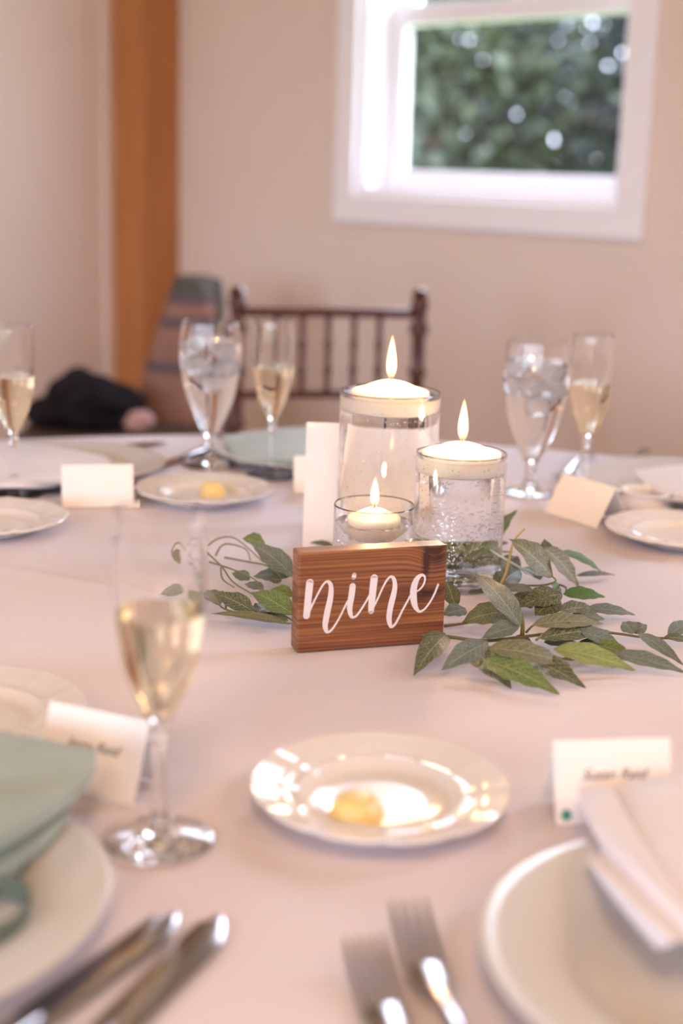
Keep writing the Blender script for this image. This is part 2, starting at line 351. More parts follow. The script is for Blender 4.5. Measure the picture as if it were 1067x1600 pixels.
# ------------------------------------------------------------------ outdoors
mb = MB(); mb.lathe([(0, -.4), (60, -.4)], 64); tag(mb.build('ground', M['grass']), kind='structure')
outw = lambda x, d, z=0.0: RM @ V((x, -d, z))
def tree(x, d, h, spread, low, mk, label, n, cat='tree', ls=.11):
    root = empty('tree' if cat == 'tree' else 'shrub', outw(x, d, -.4), label=label, cat=cat)
    r = random.Random(int(x * 100 + d * 7)); mb = MB()
    if cat == 'tree':
        mb.tube(crom([(0, 0, 0), (r.uniform(-.1, .1), r.uniform(-.1, .1), h * .4), (r.uniform(-.2, .2), 0, h * .95)], 6), [.16 * (1 - .06 * i) for i in range(13)], 9).build('trunk', M['bark'], root)
    bb = MB(); fo = MB(); cl = []
    for k in range(34):
        a = r.uniform(0, 6.283); z = low + (h * .95 - low) * r.random() ** 1.5; ln = spread * (1.05 - .75 * (z / h)) * r.uniform(.75, 1.1)
        e = V((math.cos(a) * ln, math.sin(a) * ln, z + r.uniform(-.2, .3))); s0 = V((0, 0, max(z - .3, .05)))
        bb.tube([s0, (s0 + e) / 2 + V((0, 0, .1)), e], [.04, .025, .01], 5); cl += [s0.lerp(e, q) for q in (.45, .7, .85, 1.0)]
    bb.build('branches', M['bark'], root)
    for _ in range(n):
        c = r.choice(cl); p = c + V((r.gauss(0, .30), r.gauss(0, .30), r.gauss(0, .26))) * (spread / 1.6)
        u = V((r.uniform(-1, 1), r.uniform(-1, 1), r.uniform(-1, 1))).normalized(); w_ = u.cross(V((r.uniform(-1, 1), r.uniform(-1, 1), .5))).normalized(); L = r.uniform(.5, 1) * ls
        fo.add([p, p + u * L * .5 + w_ * L * .38, p + u * L, p + u * L * .5 - w_ * L * .38], [(0, 1, 2, 3)])
    tag(fo.build('foliage', mk, root, smooth=False), kind='stuff')
tree(-2.9, 4.7, 3.9, 1.5, .2, M['tree_yellow'], 'leafy olive-green tree at the left of the window view', 9000, ls=.13)
tree(-1.2, 5.6, 4.1, 1.5, .2, M['tree_dark'], 'dark green tree at the right of the window view', 9000, ls=.13)
tree(-4.1, 7.3, 4.5, 1.9, .2, M['tree_blue'], 'blue-green tree farther off behind the olive-green tree', 9000, ls=.17)
tree(-2.6, 8.9, 4.8, 2.0, .2, M['tree_dark'], 'dark tree far behind the other trees outside', 9000, ls=.19)
tree(-6.6, 9.0, 4.8, 2.2, .2, M['tree_dark'], 'dark tree at the far left outside', 9000, ls=.19)
tree(.9, 6.6, 3.6, 1.8, .3, M['tree_blue'], 'blue-green tree outside, right of the window view', 4000, ls=.17)
tree(-4.9, 11.5, 5.4, 2.6, .2, M['tree_blue'], 'tall blue-green tree at the back of the grove outside', 9000, ls=.24)
tree(-1.5, 3.1, 1.35, .55, .1, M['tree_yellow'], 'low yellow-green shrub under the trees outside the window', 2600, 'shrub', .07)
# ------------------------------------------------------------------ table under its cloth
TC = V((-.027, 1.073, 0)); TR = 1.03
def cloth_z(x, y):
    z = .0006 * noise.noise(V((x * 5, y * 5, 0))) + .0004 * noise.noise(V((x * 14, y * 14, 3)))
    for (p, q, a, s) in CREASES:
        d = (q - p).normalized(); v = V((x, y, 0)) - p; t = v.dot(d); k = v.cross(d).length
        L = (q - p).length
        if -.1 < t < L + .1: z += a * math.exp(-(k / s) ** 2) * min(1, max(0, (t + .1) / .1)) * min(1, max(0, (L + .1 - t) / .1))
    return z
def fl(px, py): p = at(px, py); return V((p.x, p.y, 0))
CREASES = [(fl(-40, 880), fl(460, 968), .0028, .006), (fl(700, 905), fl(1100, 872), .0024, .006), (fl(820, 1075), fl(1200, 1120), .0026, .007),
           (fl(250, 700), fl(-200, 1150), .001, .006), (fl(860, 980), fl(1250, 1075), .0018, .010), (fl(330, 1180), fl(880, 1090), .0008, .006)]
mb = MB(); n = 220; rows = 150; vs = [TC + V((0, 0, TZ))]; 
for i in range(1, rows + 1):
    r = TR * i / rows
    for k in range(n):
        a = 2 * math.pi * k / n; x, y = TC.x + r * math.cos(a), TC.y + r * math.sin(a)
        vs.append(V((x, y, TZ - .0012 + cloth_z(x, y) - (0.004 if i == rows else 0))))
for j in range(1, 26):
    t = j / 25
    for k in range(n):
        a = 2 * math.pi * k / n; rr = TR + .004 + .05 * t + .035 * t * math.sin(a * 17 + .6 * math.sin(a * 5)) ** 1
        vs.append(V((TC.x + rr * math.cos(a), TC.y + rr * math.sin(a), TZ - .008 - t * (TZ - .012))))
fs = [(0, 1 + k, 1 + (k + 1) % n) for k in range(n)]
for i in range(rows + 25 - 1):
    for k in range(n):
        a, b = 1 + i * n, 1 + (i + 1) * n; fs.append((a + k, b + k, b + (k + 1) % n, a + (k + 1) % n))
mb.add(vs, fs); tag(mb.build('tablecloth', M['cloth'], ang=60), 'pinkish white linen cloth covering the whole round dining table', 'tablecloth')
# ------------------------------------------------------------------ tableware builders
def plate_prof(R, H, well):
    return [(0, .004), (well * .6, .004), (well * .92, .0046), (well, .0065), (well * 1.07, H * .58), (well * 1.12, H * .70), (R * .8, H * .80), (R * .93, H * .93), (R * .985, H), (R, H - .001), (R * .99, H - .0028),
            (R * .9, H * .93 - .004), (R * .78, H * .74 - .004), (well * 1.08, H * .42 - .003), (well * 1.02, .0008), (well * .97, 0), (well * .93, .0014), (0, .0018)]
def plate(name, p, R, H, well, m, label, group=None, scallop=0, rz=0):
    def fn(r, z, a):
        if scallop and R * .66 < r and z > H * .3:
            k = abs(math.sin(a * scallop / 2)); return r * (1 + .005 * (k - .5) * (r / R) ** 6), z + .0011 * (1 - k) ** 3 * 1
        return r, z
    mb = MB(); pr = plate_prof(R, H, well)
    if scallop: pr = pr[:6] + [(R * .70, H * .62), (R * .76, H * .74), (R * .80, H * .80), (R * .84, H * .845), (R * .885, H * .885)] + pr[7:]
    mb.lathe(pr, 128, fn=fn); o = mb.build(name, m, ang=50); o.location = p; o.rotation_euler.z = rz
    return tag(o, label, 'plate', group)
def on(px, py, h=0.0): p = at(px, py, h); p.z = TZ; return p
BR, BH, BW = .0815, .017, .046
P_c = on(594.5, 1226, BH * .9); plate('bread_plate', P_c, BR, BH, BW, M['porcelain'], 'white bread plate with butter in front of the wooden sign, nearest whole plate', 'bread plates around the table', 12)
P_bl = on(318, 762, BH * .9); plate('bread_plate', P_bl, BR, BH, BW, M['porcelain'], 'white bread plate with butter behind the leaves, in front of the left water goblet', 'bread plates around the table', 12)
P_fl = on(-14, 806, BH * .9); plate('bread_plate', P_fl, BR, BH, BW, M['porcelain'], 'white bread plate cut off by the left edge, in front of the blank left card', 'bread plates around the table', 12)
P_nl = on(-50, 1105, BH * .9); plate('bread_plate', P_nl, BR, BH, BW, M['porcelain'], 'white bread plate with embossed rim behind the sage napkin, at the left edge', 'bread plates around the table', 12)
P_r = on(1063, 825, BH * .9); plate('bread_plate', P_r, BR, BH, BW, M['porcelain'], 'white bread plate at the right edge beside the angled blank card', 'bread plates around the table', 12)
DR, DH, DW = .135, .020, .086
D_r = on(1178, 1490, DH * .9); plate('dinner_plate', D_r, DR, DH, DW, M['stoneware'], 'cream dinner plate in the lower right corner under a white napkin', 'dinner plates around the table')
D_l = on(-240, 1398, DH * .9); plate('dinner_plate', D_l, DR, DH, DW, M['stoneware'], 'dinner plate in the lower left corner under the sage napkin', 'dinner plates around the table')
D_bl = on(92, 720, DH * .9); plate('dinner_plate', D_bl, DR, DH, DW, M['stoneware'], 'dinner plate under a white napkin at the far left of the table', 'dinner plates around the table')
D_bm = on(487, 700, DH * .9); plate('dinner_plate', D_bm, DR, DH, DW, M['stoneware'], 'dinner plate with sage napkin at the back of the table below the chair', 'dinner plates around the table')
D_br = on(1066, 748, DH * .9); plate('dinner_plate', D_br, DR, DH, DW, M['stoneware'], 'dinner plate with white napkin at the back right of the table', 'dinner plates around the table')
# butter balls
def butter(p, label, s=1.0):
    mb = MB(); prof = []
    for i in range(17):
        t = i / 16; a = t * math.pi / 2; prof.append((.0165 * s * math.cos(a) ** .7 if i < 16 else 0, .0175 * s * math.sin(a) ** .9))
    prof = [(0, 0), (.0145 * s, 0)] + prof
    def fn(r, z, a): return r * (1 + .035 * math.sin(a * 9 + z * 300)), z
    mb.lathe(prof, 48, fn=fn); o = mb.build('butter_ball', M['butter'], ang=80); o.location = p; return tag(o, label, 'butter', 'scoops of butter')
q = at(556, 1283, .004); butter(V((q.x, q.y, TZ + .004)), 'yellow butter scoop on the bread plate nearest the camera', 1.0)
q = at(332, 772, .004); butter(V((q.x, q.y, TZ + .004)), 'yellow butter scoop on the bread plate behind the leaves', .9)
# glasses
def smooth_prof(pts, n=6): return [(max(0.0, r), z) for r, z in crom(pts, n)]
def stemware(name, p, outer, inner_from, wall_t, level, liq, label, group, cat='glass', liqname='champagne'):
    root = empty(name, p, label=label, cat=cat, group=group)
    o = smooth_prof(outer, 6); top = o[-1][1]
    inner = [(max(r - wall_t, 0), z) for r, z in o if z > inner_from + .004]
    inner = [(0, inner_from), (inner[0][0] * .6, inner_from + .0015)] + inner
    lev = level; lo = [q for q in inner if q[1] < lev]; hi = [q for q in inner if q[1] > lev]
    a, b = lo[-1], hi[0]; k = (lev - a[1]) / (b[1] - a[1]); ring = (a[0] + (b[0] - a[0]) * k, lev)
    prof = [(0, .0)] + o + [(o[-1][0] - wall_t / 2, top + .0006)] + list(reversed(hi)) + [ring]
    MB().lathe(prof, 64).build('glass_body', M['glass'], root, ang=32)
    mb = MB(); mb.lathe(lo + [ring], 64); ns = len(mb.f); mb.lathe([ring, (0, lev)], 64); mb.mi = [0] * ns + [1] * (len(mb.f) - ns)
    mb.build(liqname, [M[liq + '_side'], M[liq + '_top']], root, ang=30)
    return root
FL = [(.0318, .0), (.0325, .001), (.0318, .0022), (.022, .0042), (.011, .0075), (.0056, .014), (.0042, .026), (.004, .045), (.0043, .060), (.0062, .0655), (.0050, .070), (.0062, .075), (.0105, .083), (.0165, .096), (.0215, .112), (.0248, .130), (.0262, .150), (.0262, .169), (.0256, .187), (.0250, .2005)]
def flute(p, label, lv=.142): return stemware('champagne_flute', p, FL, .079, .0011, lv, 'wine', label, 'champagne flutes around the table')
f1 = on(249, 1313); flute(f1, 'champagne flute nearest the camera, in front of the leaves at left')
f2 = on(24, 772); flute(f2, 'champagne flute at the left edge of the table')
f3 = on(424, 744); flute(f3, 'champagne flute in front of the chair, beside the left water goblet')
f4 = on(911, 774); flute(f4, 'champagne flute at the right of the right-hand water goblet')
GB = [(.0345, 0), (.0355, .001), (.0345, .0024), (.022, .0045), (.012, .009), (.0075, .016), (.0065, .026), (.0085, .032), (.0078, .037), (.0125, .047), (.0215, .065), (.0300, .088), (.0365, .112), (.0402, .138), (.0405, .158), (.0390, .176), (.0372, .190)]
def ice(c, k, label, grp):
    mb = MB(); s = .0205; mb.box((0, 0, 0), (s, s * .95, s * .85)); o = mb.build('ice_cube', M['ice'], smooth=True, ang=180, bevel=.003); o.location = c
    o.rotation_euler = (k * 1.3, k * .7, k * 2.1); return tag(o, label, 'ice', grp)
for (px, py, lb, g) in ((328, 727, 'water goblet with ice at left, behind the bread plate with butter', 'left'), (827, 770, 'water goblet with ice at right, beside a flute', 'right')):
    gp = on(px, py); stemware('water_goblet', gp, GB, .044, .0014, .166, 'water', lb, 'water goblets', liqname='water')
    k = 0
    for (dx, dy, z) in ((-.019, 0, .158), (.007, .014, .160), (.015, -.012, .155), (-.008, -.016, .135), (.013, .01, .132), (-.016, .013, .136), (.002, -.004, .112)):
        k += 1; ice(gp + V((dx, dy, z)), k, f'ice cube floating in the {g} water goblet', f'ice in the {g} water goblet')
# candles in vases
def flame(p, h, wd, root, power):
    prof = [(0, 0), (wd * .20, h * .02), (wd * .36, h * .09), (wd * .47, h * .20), (wd * .5, h * .32), (wd * .45, h * .48), (wd * .34, h * .65), (wd * .20, h * .82), (wd * .08, h * .94), (0, h)]
    o = MB().lathe([(max(a, 0), b) for a, b in crom(prof, 3)], 20).build('flame', M['flame_%d' % int(h * 1e4)], root, ang=180); o.location = p
    ld = bpy.data.lights.new('candle_light', 'POINT'); ld.energy = power; ld.color = (1.0, .56, .24); ld.shadow_soft_size = .007
    lo = bpy.data.objects.new('candle_light', ld); C.objects.link(lo); lo.parent = root; lo.location = p + V((0, 0, h * .42))
def flame_mat(h, dens):
    m = bpy.data.materials.new('flame'); m.use_nodes = True; nt = m.node_tree; nt.nodes.clear(); N = nt.nodes; L = nt.links
    e = N.new('ShaderNodeEmission'); o = N.new('ShaderNodeOutputMaterial'); L.new(e.outputs[0], o.inputs['Volume'])
    tc = N.new('ShaderNodeTexCoord'); sp = N.new('ShaderNodeSeparateXYZ'); L.new(tc.outputs['Object'], sp.inputs[0])
    mr = N.new('ShaderNodeMapRange'); mr.inputs['From Max'].default_value = h; L.new(sp.outputs[2], mr.inputs[0])
    r = N.new('ShaderNodeValToRGB'); L.new(mr.outputs[0], r.inputs[0]); cr = r.color_ramp
    cr.elements[0].position = 0; cr.elements[0].color = (.10, .05, .06, 1); cr.elements[1].position = 1; cr.elements[1].color = (1.0, .42, .10, 1)
    for pos, c in ((.10, (.35, .14, .04, 1)), (.25, (1, .62, .25, 1)), (.55, (1, .66, .30, 1)), (.85, (1, .56, .2, 1))):
        q = cr.elements.new(pos); q.color = c
    L.new(r.outputs[0], e.inputs[0]); e.inputs[1].default_value = dens; return m
def vase(p, R, H, lev, cr_, ch, dome, fh, fwd, label, cl, power, keel=.6, nb=500, lowbub=False):
    root = empty('cylinder_vase', p, label=label, cat='vase', group='cylinder vases with floating candles')
    t = .0013; b = .0045
    prof = [(0, 0), (R - .002, 0), (R - .0006, .0006), (R, .002), (R, .003), (R, H - .0022), (R, H - .0012), (R - .0006, H - .0002), (R - t / 2, H), (R - t + .0004, H - .0002), (R - t, H - .0010), (R - t, H - .0018), (R - t, lev + .0006), (R - t, lev)]
    MB().lathe(prof, 96).build('glass_body', M['glass'], root, ang=25)
    mb = MB(); mb.lathe([(0, b), (R - t - .004, b), (R - t - .001, b + .0012), (R - t, b + .004), (R - t, b + .005), (R - t, lev)], 96); ns = len(mb.f)
    mb.lathe([(R - t, lev), (R - t - .001, lev - .0004), (R - t - .002, lev - .0005), (0, lev - .0005)], 96); mb.mi = [0] * ns + [1] * (len(mb.f) - ns)
    mb.build('water', [M['water_side'], M['water_top']], root, ang=30)
    bb = MB(); rnd = random.Random(int(R * 1e5)); Rb = R - t - .0006
    for i in range(nb):
        a = rnd.uniform(0, 6.283); z = rnd.uniform(b + .004, lev - .003)
        if lowbub and rnd.random() < .65: z = b + .004 + (lev * .55) * rnd.random()
        r = rnd.choice((.0003, .0004, .0005, .0006, .0007)) * (1.15 if lowbub else 1); bb.ico((math.cos(a) * (Rb - r * .5), math.sin(a) * (Rb - r * .5), z), r, 1)
    for i in range(90):                                    # bubbles gathered just under the candle
        a = rnd.uniform(0, 6.283); rr = rnd.uniform(cr_ * .55, Rb); bb.ico((math.cos(a) * rr, math.sin(a) * rr, lev - ch * .95 - rnd.uniform(.0005, .004)), rnd.uniform(.0004, .0010), 1)
    tag(bb.build('bubbles', M['bubble'], root), kind='stuff')
    # floating candle: its own thing
    cz = lev - ch * .80; c = empty('floating_candle', p + V((0, 0, cz)), label=cl, cat='candle', group='lit floating candles')
    pr = [(0, 0), (cr_ * keel, .0), (cr_ * (keel + .15 * (1 - keel)), .0006), (cr_ * (keel + .6 * (1 - keel)), ch * .25), (cr_ * .97, ch * .55), (cr_, ch * .8), (cr_ * .985, ch), (cr_ * .94, ch + .0012),
          (cr_ * .7, ch + dome * .38), (cr_ * .4, ch + dome * .8), (cr_ * .15, ch + dome), (0, ch + dome * .97)]
    MB().lathe([(max(x, 0), y) for x, y in crom(pr, 3)], 72).build('wax', M['wax'], c, ang=70)
    zt = ch + dome * .95
    MB().tube([(0, 0, zt - .003), (0, 0, zt + .003), (.0006, 0, zt + .006)], .0008, 8).build('wick', M['wick'], c)
    k = 'flame_%d' % int(fh * 1e4)
    if k not in M: M[k] = flame_mat(fh, 900)
    flame(V((0, 0, zt + .002)), fh, fwd, c, power)
    return root
def height_over(base, px, py):                             # height above base point seen at pixel (camera-facing plane through base)
    n = V((fw.x, fw.y, 0)).normalized(); return atplane(px, py, base, n).z - TZ
v1 = on(600, 884); v2 = on(711.5, 909); v3 = on(580, 930)
H1, H2, H3 = height_over(v1, 597, 610), height_over(v2, 711, 705.5), height_over(v3, 578, 787)
print('vases', v1, H1, v2, H2, v3, H3, depth(v1), depth(v2), depth(v3))
R1 = 158 / 2 / FPX * depth(v1 + V((0, 0, H1))); R2 = 142.5 / 2 / FPX * depth(v2 + V((0, 0, H2))); R3 = 126.5 / 2 / FPX * depth(v3 + V((0, 0, H3)))
vase(v1, R1, H1, H1 - .0045, .0385, .0200, .0105, .0440, .0100, 'tallest glass cylinder vase of water, behind the other two', 'round white floating candle burning in the tallest vase', .6, .90, 420)
vase(v2, R2, H2, H2 - .0045, .0380, .0190, .0095, .0415, .0098, 'medium glass cylinder vase at right, bubbles in its water', 'round white floating candle burning in the right-hand vase', .6, .90, 2600, True)
vase(v3, R3, H3, H3 - .017, .0250, .0200, .0090, .0290, .0082, 'shortest glass cylinder vase just behind the wooden sign', 'small white floating candle burning in the shortest vase', .28, .45, 420)
# ------------------------------------------------------------------ wooden sign
A = at(463.6, 1020.5); B = at(692.5, 1003); fr_x = (B - A).normalized(); nrm = V((fr_x.y, -fr_x.x, 0))     # toward the camera
SW, SH, ST = (B - A).length, height_over(A, 463.6, 864.5), .0195
print('sign', SW, SH)
sroot = empty('table_number_sign', (A + B) / 2, label='small stained wooden block sign reading nine in white script', cat='sign')
mw = mat('stained_pine', rough=.42, Coat_Weight=.15); nt, b = nodes(mw); N = nt.nodes; L = nt.links
tc = N.new('ShaderNodeTexCoord'); sp = N.new('ShaderNodeSeparateXYZ'); L.new(tc.outputs['Object'], sp.inputs[0])
def mth(op, *a):
    n = N.new('ShaderNodeMath'); n.operation = op
    for i, x in enumerate(a):
        if isinstance(x, (int, float)): n.inputs[i].default_value = x
        else: L.new(x, n.inputs[i])
    return n.outputs[0]
def knot(x0, z0, a_, b_):
    dx = mth('DIVIDE', mth('SUBTRACT', sp.outputs[0], x0), a_); dz = mth('DIVIDE', mth('SUBTRACT', sp.outputs[2], z0), b_)
    return mth('SQRT', mth('ADD', mth('MULTIPLY', dx, dx), mth('MULTIPLY', dz, dz)))
k1 = knot(SW * .41, SH * .86, .016, .012); k2 = knot(SW * .40, SH * .50, .020, .010); k3 = knot(SW * .02, SH * .56, .022, .007)
ex = lambda k, s: mth('MULTIPLY', mth('POWER', 2.718, mth('MULTIPLY', mth('MULTIPLY', k, k), -1.0)), s)
z2 = mth('ADD', sp.outputs[2], mth('ADD', ex(k1, .008), mth('ADD', ex(k2, .006), ex(k3, .005))))
cb_ = N.new('ShaderNodeCombineXYZ'); L.new(mth('MULTIPLY', sp.outputs[0], 4), cb_.inputs[0]); L.new(mth('MULTIPLY', sp.outputs[1], 60), cb_.inputs[1]); L.new(mth('MULTIPLY', z2, 430), cb_.inputs[2])
n1 = N.new('ShaderNodeTexNoise'); n1.inputs['Scale'].default_value = 1.0; n1.inputs['Detail'].default_value = 5; n1.inputs['Roughness'].default_value = .6; L.new(cb_.outputs[0], n1.inputs[0])
cc = N.new('ShaderNodeCombineXYZ'); L.new(mth('MULTIPLY', sp.outputs[0], 3), cc.inputs[0]); L.new(mth('MULTIPLY', z2, 30), cc.inputs[2])
n2 = N.new('ShaderNodeTexNoise'); n2.inputs['Scale'].default_value = 1.0; L.new(cc.outputs[0], n2.inputs[0])
mixv = mth('ADD', mth('MULTIPLY', n1.outputs[0], .72), mth('MULTIPLY', n2.outputs[0], .30))
dark = mth('MULTIPLY', ex(knot(SW * .43, SH * .88, .009, .009), .16), 1)
dark2 = mth('ADD', ex(knot(SW * .355, SH * .84, .0028, .012), .25), ex(knot(SW * .37, SH * .50, .016, .004), .12))
mixv = mth('SUBTRACT', mixv, mth('ADD', dark, dark2))
rp = N.new('ShaderNodeValToRGB'); L.new(mixv, rp.inputs[0]); ce = rp.color_ramp
ce.elements[0].position = .36; ce.elements[0].color = (.045, .014, .008, 1); ce.elements[1].position = .64; ce.elements[1].color = (.40, .17, .055, 1)
q = ce.elements.new(.49); q.color = (.215, .072, .027, 1)
L.new(rp.outputs[0], b.inputs['Base Color']); bp = N.new('ShaderNodeBump'); bp.inputs['Strength'].default_value = .3; bp.inputs['Distance'].default_value = .0004
L.new(n1.outputs[0], bp.inputs['Height']); L.new(bp.outputs[0], b.inputs['Normal'])
SM = Matrix(((fr_x.x, -nrm.x, 0), (fr_x.y, -nrm.y, 0), (0, 0, 1))); ang_s = math.atan2(fr_x.y, fr_x.x)
sroot.rotation_euler.z = ang_s
MB().box((0, ST / 2, SH / 2), (SW, ST, SH)).build('wooden_block', mw, sroot, smooth=False, bevel=.0016)
def z2px(X, Y, which): return (460 + X * .11246, 880 + Y * .11246) if which == 2 else (570 + X * .12184, 880 + Y * .12184)
strokes = [
 (2, [(212, 268, 108), (200, 380, 106), (180, 580, 100), (166, 728, 98)]),
 (2, [(190, 700, 34), (245, 580, 30), (320, 430, 28), (390, 305, 30), (440, 256, 34), (478, 262, 50), (503, 310, 64), (506, 400, 76), (490, 520, 86), (460, 650, 90), (435, 780, 88), (424, 865, 78), (436, 925, 62), (456, 955, 42), (505, 932, 34), (560, 860, 30), (620, 760, 28), (680, 640, 28), (735, 525, 26)]),
 (2, [(806, 318, 90), (790, 450, 92), (768, 580, 86), (768, 660, 74), (782, 720, 58), (800, 748, 42), (845, 738, 34), (890, 690, 32), (950, 600, 30), (1015, 490, 28), (1050, 420, 26)]),
 (3, [(118, 188, 100), (105, 300, 98), (92, 430, 95), (81, 550, 86), (78, 612, 78)]),
 (3, [(85, 600, 28), (140, 500, 26), (200, 370, 26), (250, 265, 26), (300, 190, 30), (340, 172, 38), (371, 205, 52), (383, 290, 64), (370, 380, 74), (345, 480, 80), (320, 590, 78), (308, 690, 74), (314, 760, 62), (335, 812, 42), (378, 788, 34), (420, 720, 30), (480, 600, 28), (540, 490, 27), (580, 415, 26)]),
 (3, [(664, 358, 20), (700, 335, 24), (745, 280, 26), (768, 210, 26), (760, 165, 30), (725, 150, 40), (676, 185, 66), (640, 255, 84), (622, 340, 92), (620, 430, 92), (634, 520, 80), (662, 585, 54), (700, 618, 34), (760, 588, 28), (830, 500, 27), (890, 390, 28), (936, 272, 28)]),
 (2, [(829, 158, 62), (824, 182, 66), (820, 200, 60)])]
fp0 = A; lname = ['letter_n', 'letter_n', 'letter_i', 'letter_n', 'letter_n', 'letter_e', 'letter_i']
letters = {}
for si, (which, st) in enumerate(strokes):
    key = {0: 'n', 1: 'n', 2: 'i', 6: 'i', 3: 'n2', 4: 'n2', 5: 'e'}[si]; mb = letters.setdefault(key, MB())
    sc = .11246 if which == 2 else .12184; pts = []
    for (X, Y, W_) in crom(st, 8):
        px, py = z2px(X, Y, which); p = atplane(px, py, A, nrm); d = depth(p)
        lx = (p - (A + B) / 2).dot(fr_x); pts.append((lx, p.z - TZ, W_ * sc * d / FPX / 2))
    y0 = -.0004 - .00002 * si
    for i, (x, z, r) in enumerate(pts):
        if i % 2 == 0 or i == len(pts) - 1:
            ri = [(x + r * math.cos(a * .349), y0, z + r * math.sin(a * .349)) for a in range(18)]
            mb.add(ri, [tuple(range(18))])
        if i:
            x1, z1_, r1 = pts[i - 1]; d = V((x - x1, 0, z - z1_)); d = d.normalized() if d.length > 1e-9 else V((1, 0, 0)); nn = V((-d.z, 0, d.x))
            a0 = V((x1, y0 - .00001, z1_)); a1 = V((x, y0 - .00001, z)); mb.add([a0 + nn * r1, a0 - nn * r1, a1 - nn * r, a1 + nn * r], [(0, 1, 2, 3)])
for key, nm in (('n', 'letter_n'), ('i', 'letter_i'), ('n2', 'letter_n'), ('e', 'letter_e')):
    tag(letters[key].build(nm, M['vinyl'], sroot, smooth=False), 'white script letter')
# ------------------------------------------------------------------ cards
def text_mesh(body, size, shear):
    cu = bpy.data.curves.new('txt', 'FONT'); cu.body = body; cu.size = size; cu.shear = shear; cu.align_x = 'CENTER'; cu.offset = -.0
    ob = bpy.data.objects.new('txt', cu); C.objects.link(ob); bpy.context.view_layer.update()
    me = bpy.data.meshes.new_from_object(ob.evaluated_get(bpy.context.evaluated_depsgraph_get())); bpy.data.objects.remove(ob); return me
def tent_card(pa, pb, L, lean, label, writing=None, dot=False, name='place_card', wid=None):
    a, b = at(*pa), at(*pb); x = (b - a).normalized(); w_ = wid or (b - a).length; a = b - x * w_ if wid else a
    c = (a + b) / 2; root = empty(name, c, math.atan2(x.y, x.x), label, 'card', 'place cards')
    t = .00045; ca, sa = math.cos(lean), math.sin(lean)
    for sgn, nm in ((1, 'front_panel'), (-1, 'back_panel')):
        mb = MB(); y0 = 0 if sgn > 0 else 2 * L * sa
        for X in (-w_ / 2, w_ / 2):
            for (s_, q) in ((0, 0), (L, 0), (L, t), (0, t)): mb.v.append(V((X, y0 + sgn * (s_ * sa + q * ca), s_ * ca + (-q * sa if sgn > 0 else -q * sa) + t * sa)))
        mb.f = [(0, 1, 2, 3), (4, 7, 6, 5), (0, 4, 5, 1), (1, 5, 6, 2), (2, 6, 7, 3), (3, 7, 4, 0)]
        o = mb.build(nm, M['card'], root, smooth=False)
        if sgn > 0: front = o
    R = Matrix.Rotation(math.pi / 2 - lean, 4, 'X')
    if writing:
        me = text_mesh(writing, .0095, .5); me.materials.append(M['ink']); o = bpy.data.objects.new('handwriting', me); C.objects.link(o); o.parent = front
        o.matrix_local = Matrix.Translation(V((0, L * .52 * sa - .0003, L * .52 * ca + .0003))) @ R
    if dot:
        o = MB().lathe([(0, .0002), (.0034, .0002), (.0034, 0)], 20).build('green_dot', M['green_dot'], front); o.matrix_local = Matrix.Translation(V((-w_ / 2 + .007, .006 * sa - .0003, .006 * ca + .0003))) @ R
    return root
tent_card((52, 1226), (208, 1262), .054, math.radians(22), 'cream place card with script between sage napkin and nearest flute', 'Jerry Reid')
tent_card((868, 1290), (1052, 1284), .052, math.radians(20), 'white place card with script and green dot, beside the right napkin', 'Susan Reid', True)
tent_card((97, 794), (209, 792), .050, math.radians(14), 'blank white tent card at left beside the bread plate with butter')
tent_card((850, 800), (932, 826), .052, math.radians(30), 'blank white tent card at right, turned at an angle')
tent_card((459, 771), (560, 772), .046, math.radians(14), 'blank card half hidden behind the tall white menu card')
# tall folded menu card leaning behind the vases
ma, mb2 = at(472, 861), at(637, 866); x = (mb2 - ma).normalized(); c = (ma + mb2) / 2
tall = empty('menu_card', c, math.atan2(x.y, x.x), 'tall plain white folded menu card standing behind the glass vases', 'card')
tw = (mb2 - ma).length; th_ = height_over(c + V((0, .06, 0)), 505, 661)
pr = [V((0, 0, 0)), V((0, .030, th_ * .42)), V((0, .062, th_))]
m_ = MB()
for i in range(2):
    p, q = pr[i], pr[i + 1]; n = V((0, (q - p).z, -(q - p).y)).normalized() * .0006; k0, k1_ = (0, .012) if i == 0 else (.012, .012)
    mm = MB(); mm.v = [p + V((-tw / 2, 0, 0)), p + V((tw / 2, 0, 0)), q + V((tw / 2, 0, 0)), q + V((-tw / 2, 0, 0))]; mm.v += [v + n for v in mm.v]
    mm.f = [(0, 1, 2, 3), (7, 6, 5, 4), (0, 4, 5, 1), (1, 5, 6, 2), (2, 6, 7, 3), (3, 7, 4, 0)]; mm.build('lower_panel' if i == 0 else 'upper_panel', M['card'], tall, smooth=False)
mm = MB(); p, q = pr[2], V((0, .125, 0)); n = V((0, .0006, 0)); mm.v = [p + V((-tw / 2, 0, 0)), p + V((tw / 2, 0, 0)), q + V((tw / 2, 0, 0)), q + V((-tw / 2, 0, 0))]; mm.v += [v + n for v in mm.v]
mm.f = [(0, 1, 2, 3), (7, 6, 5, 4), (0, 4, 5, 1), (1, 5, 6, 2), (2, 6, 7, 3), (3, 7, 4, 0)]; mm.build('back_panel', M['card'], tall, smooth=False)
# ------------------------------------------------------------------ napkins
def hp(px, py, h): return at(px, py, h)
def napkin(ctrl, m, label, th=.006, cat='napkin', na=.001, seed=0, name='napkin', group='folded napkins'):
    g = [[hp(*c) for c in r] for r in ctrl]; return tag(patch(g, 28, 28, th, na, 22, seed).build(name, m, ang=75), label, cat, group)
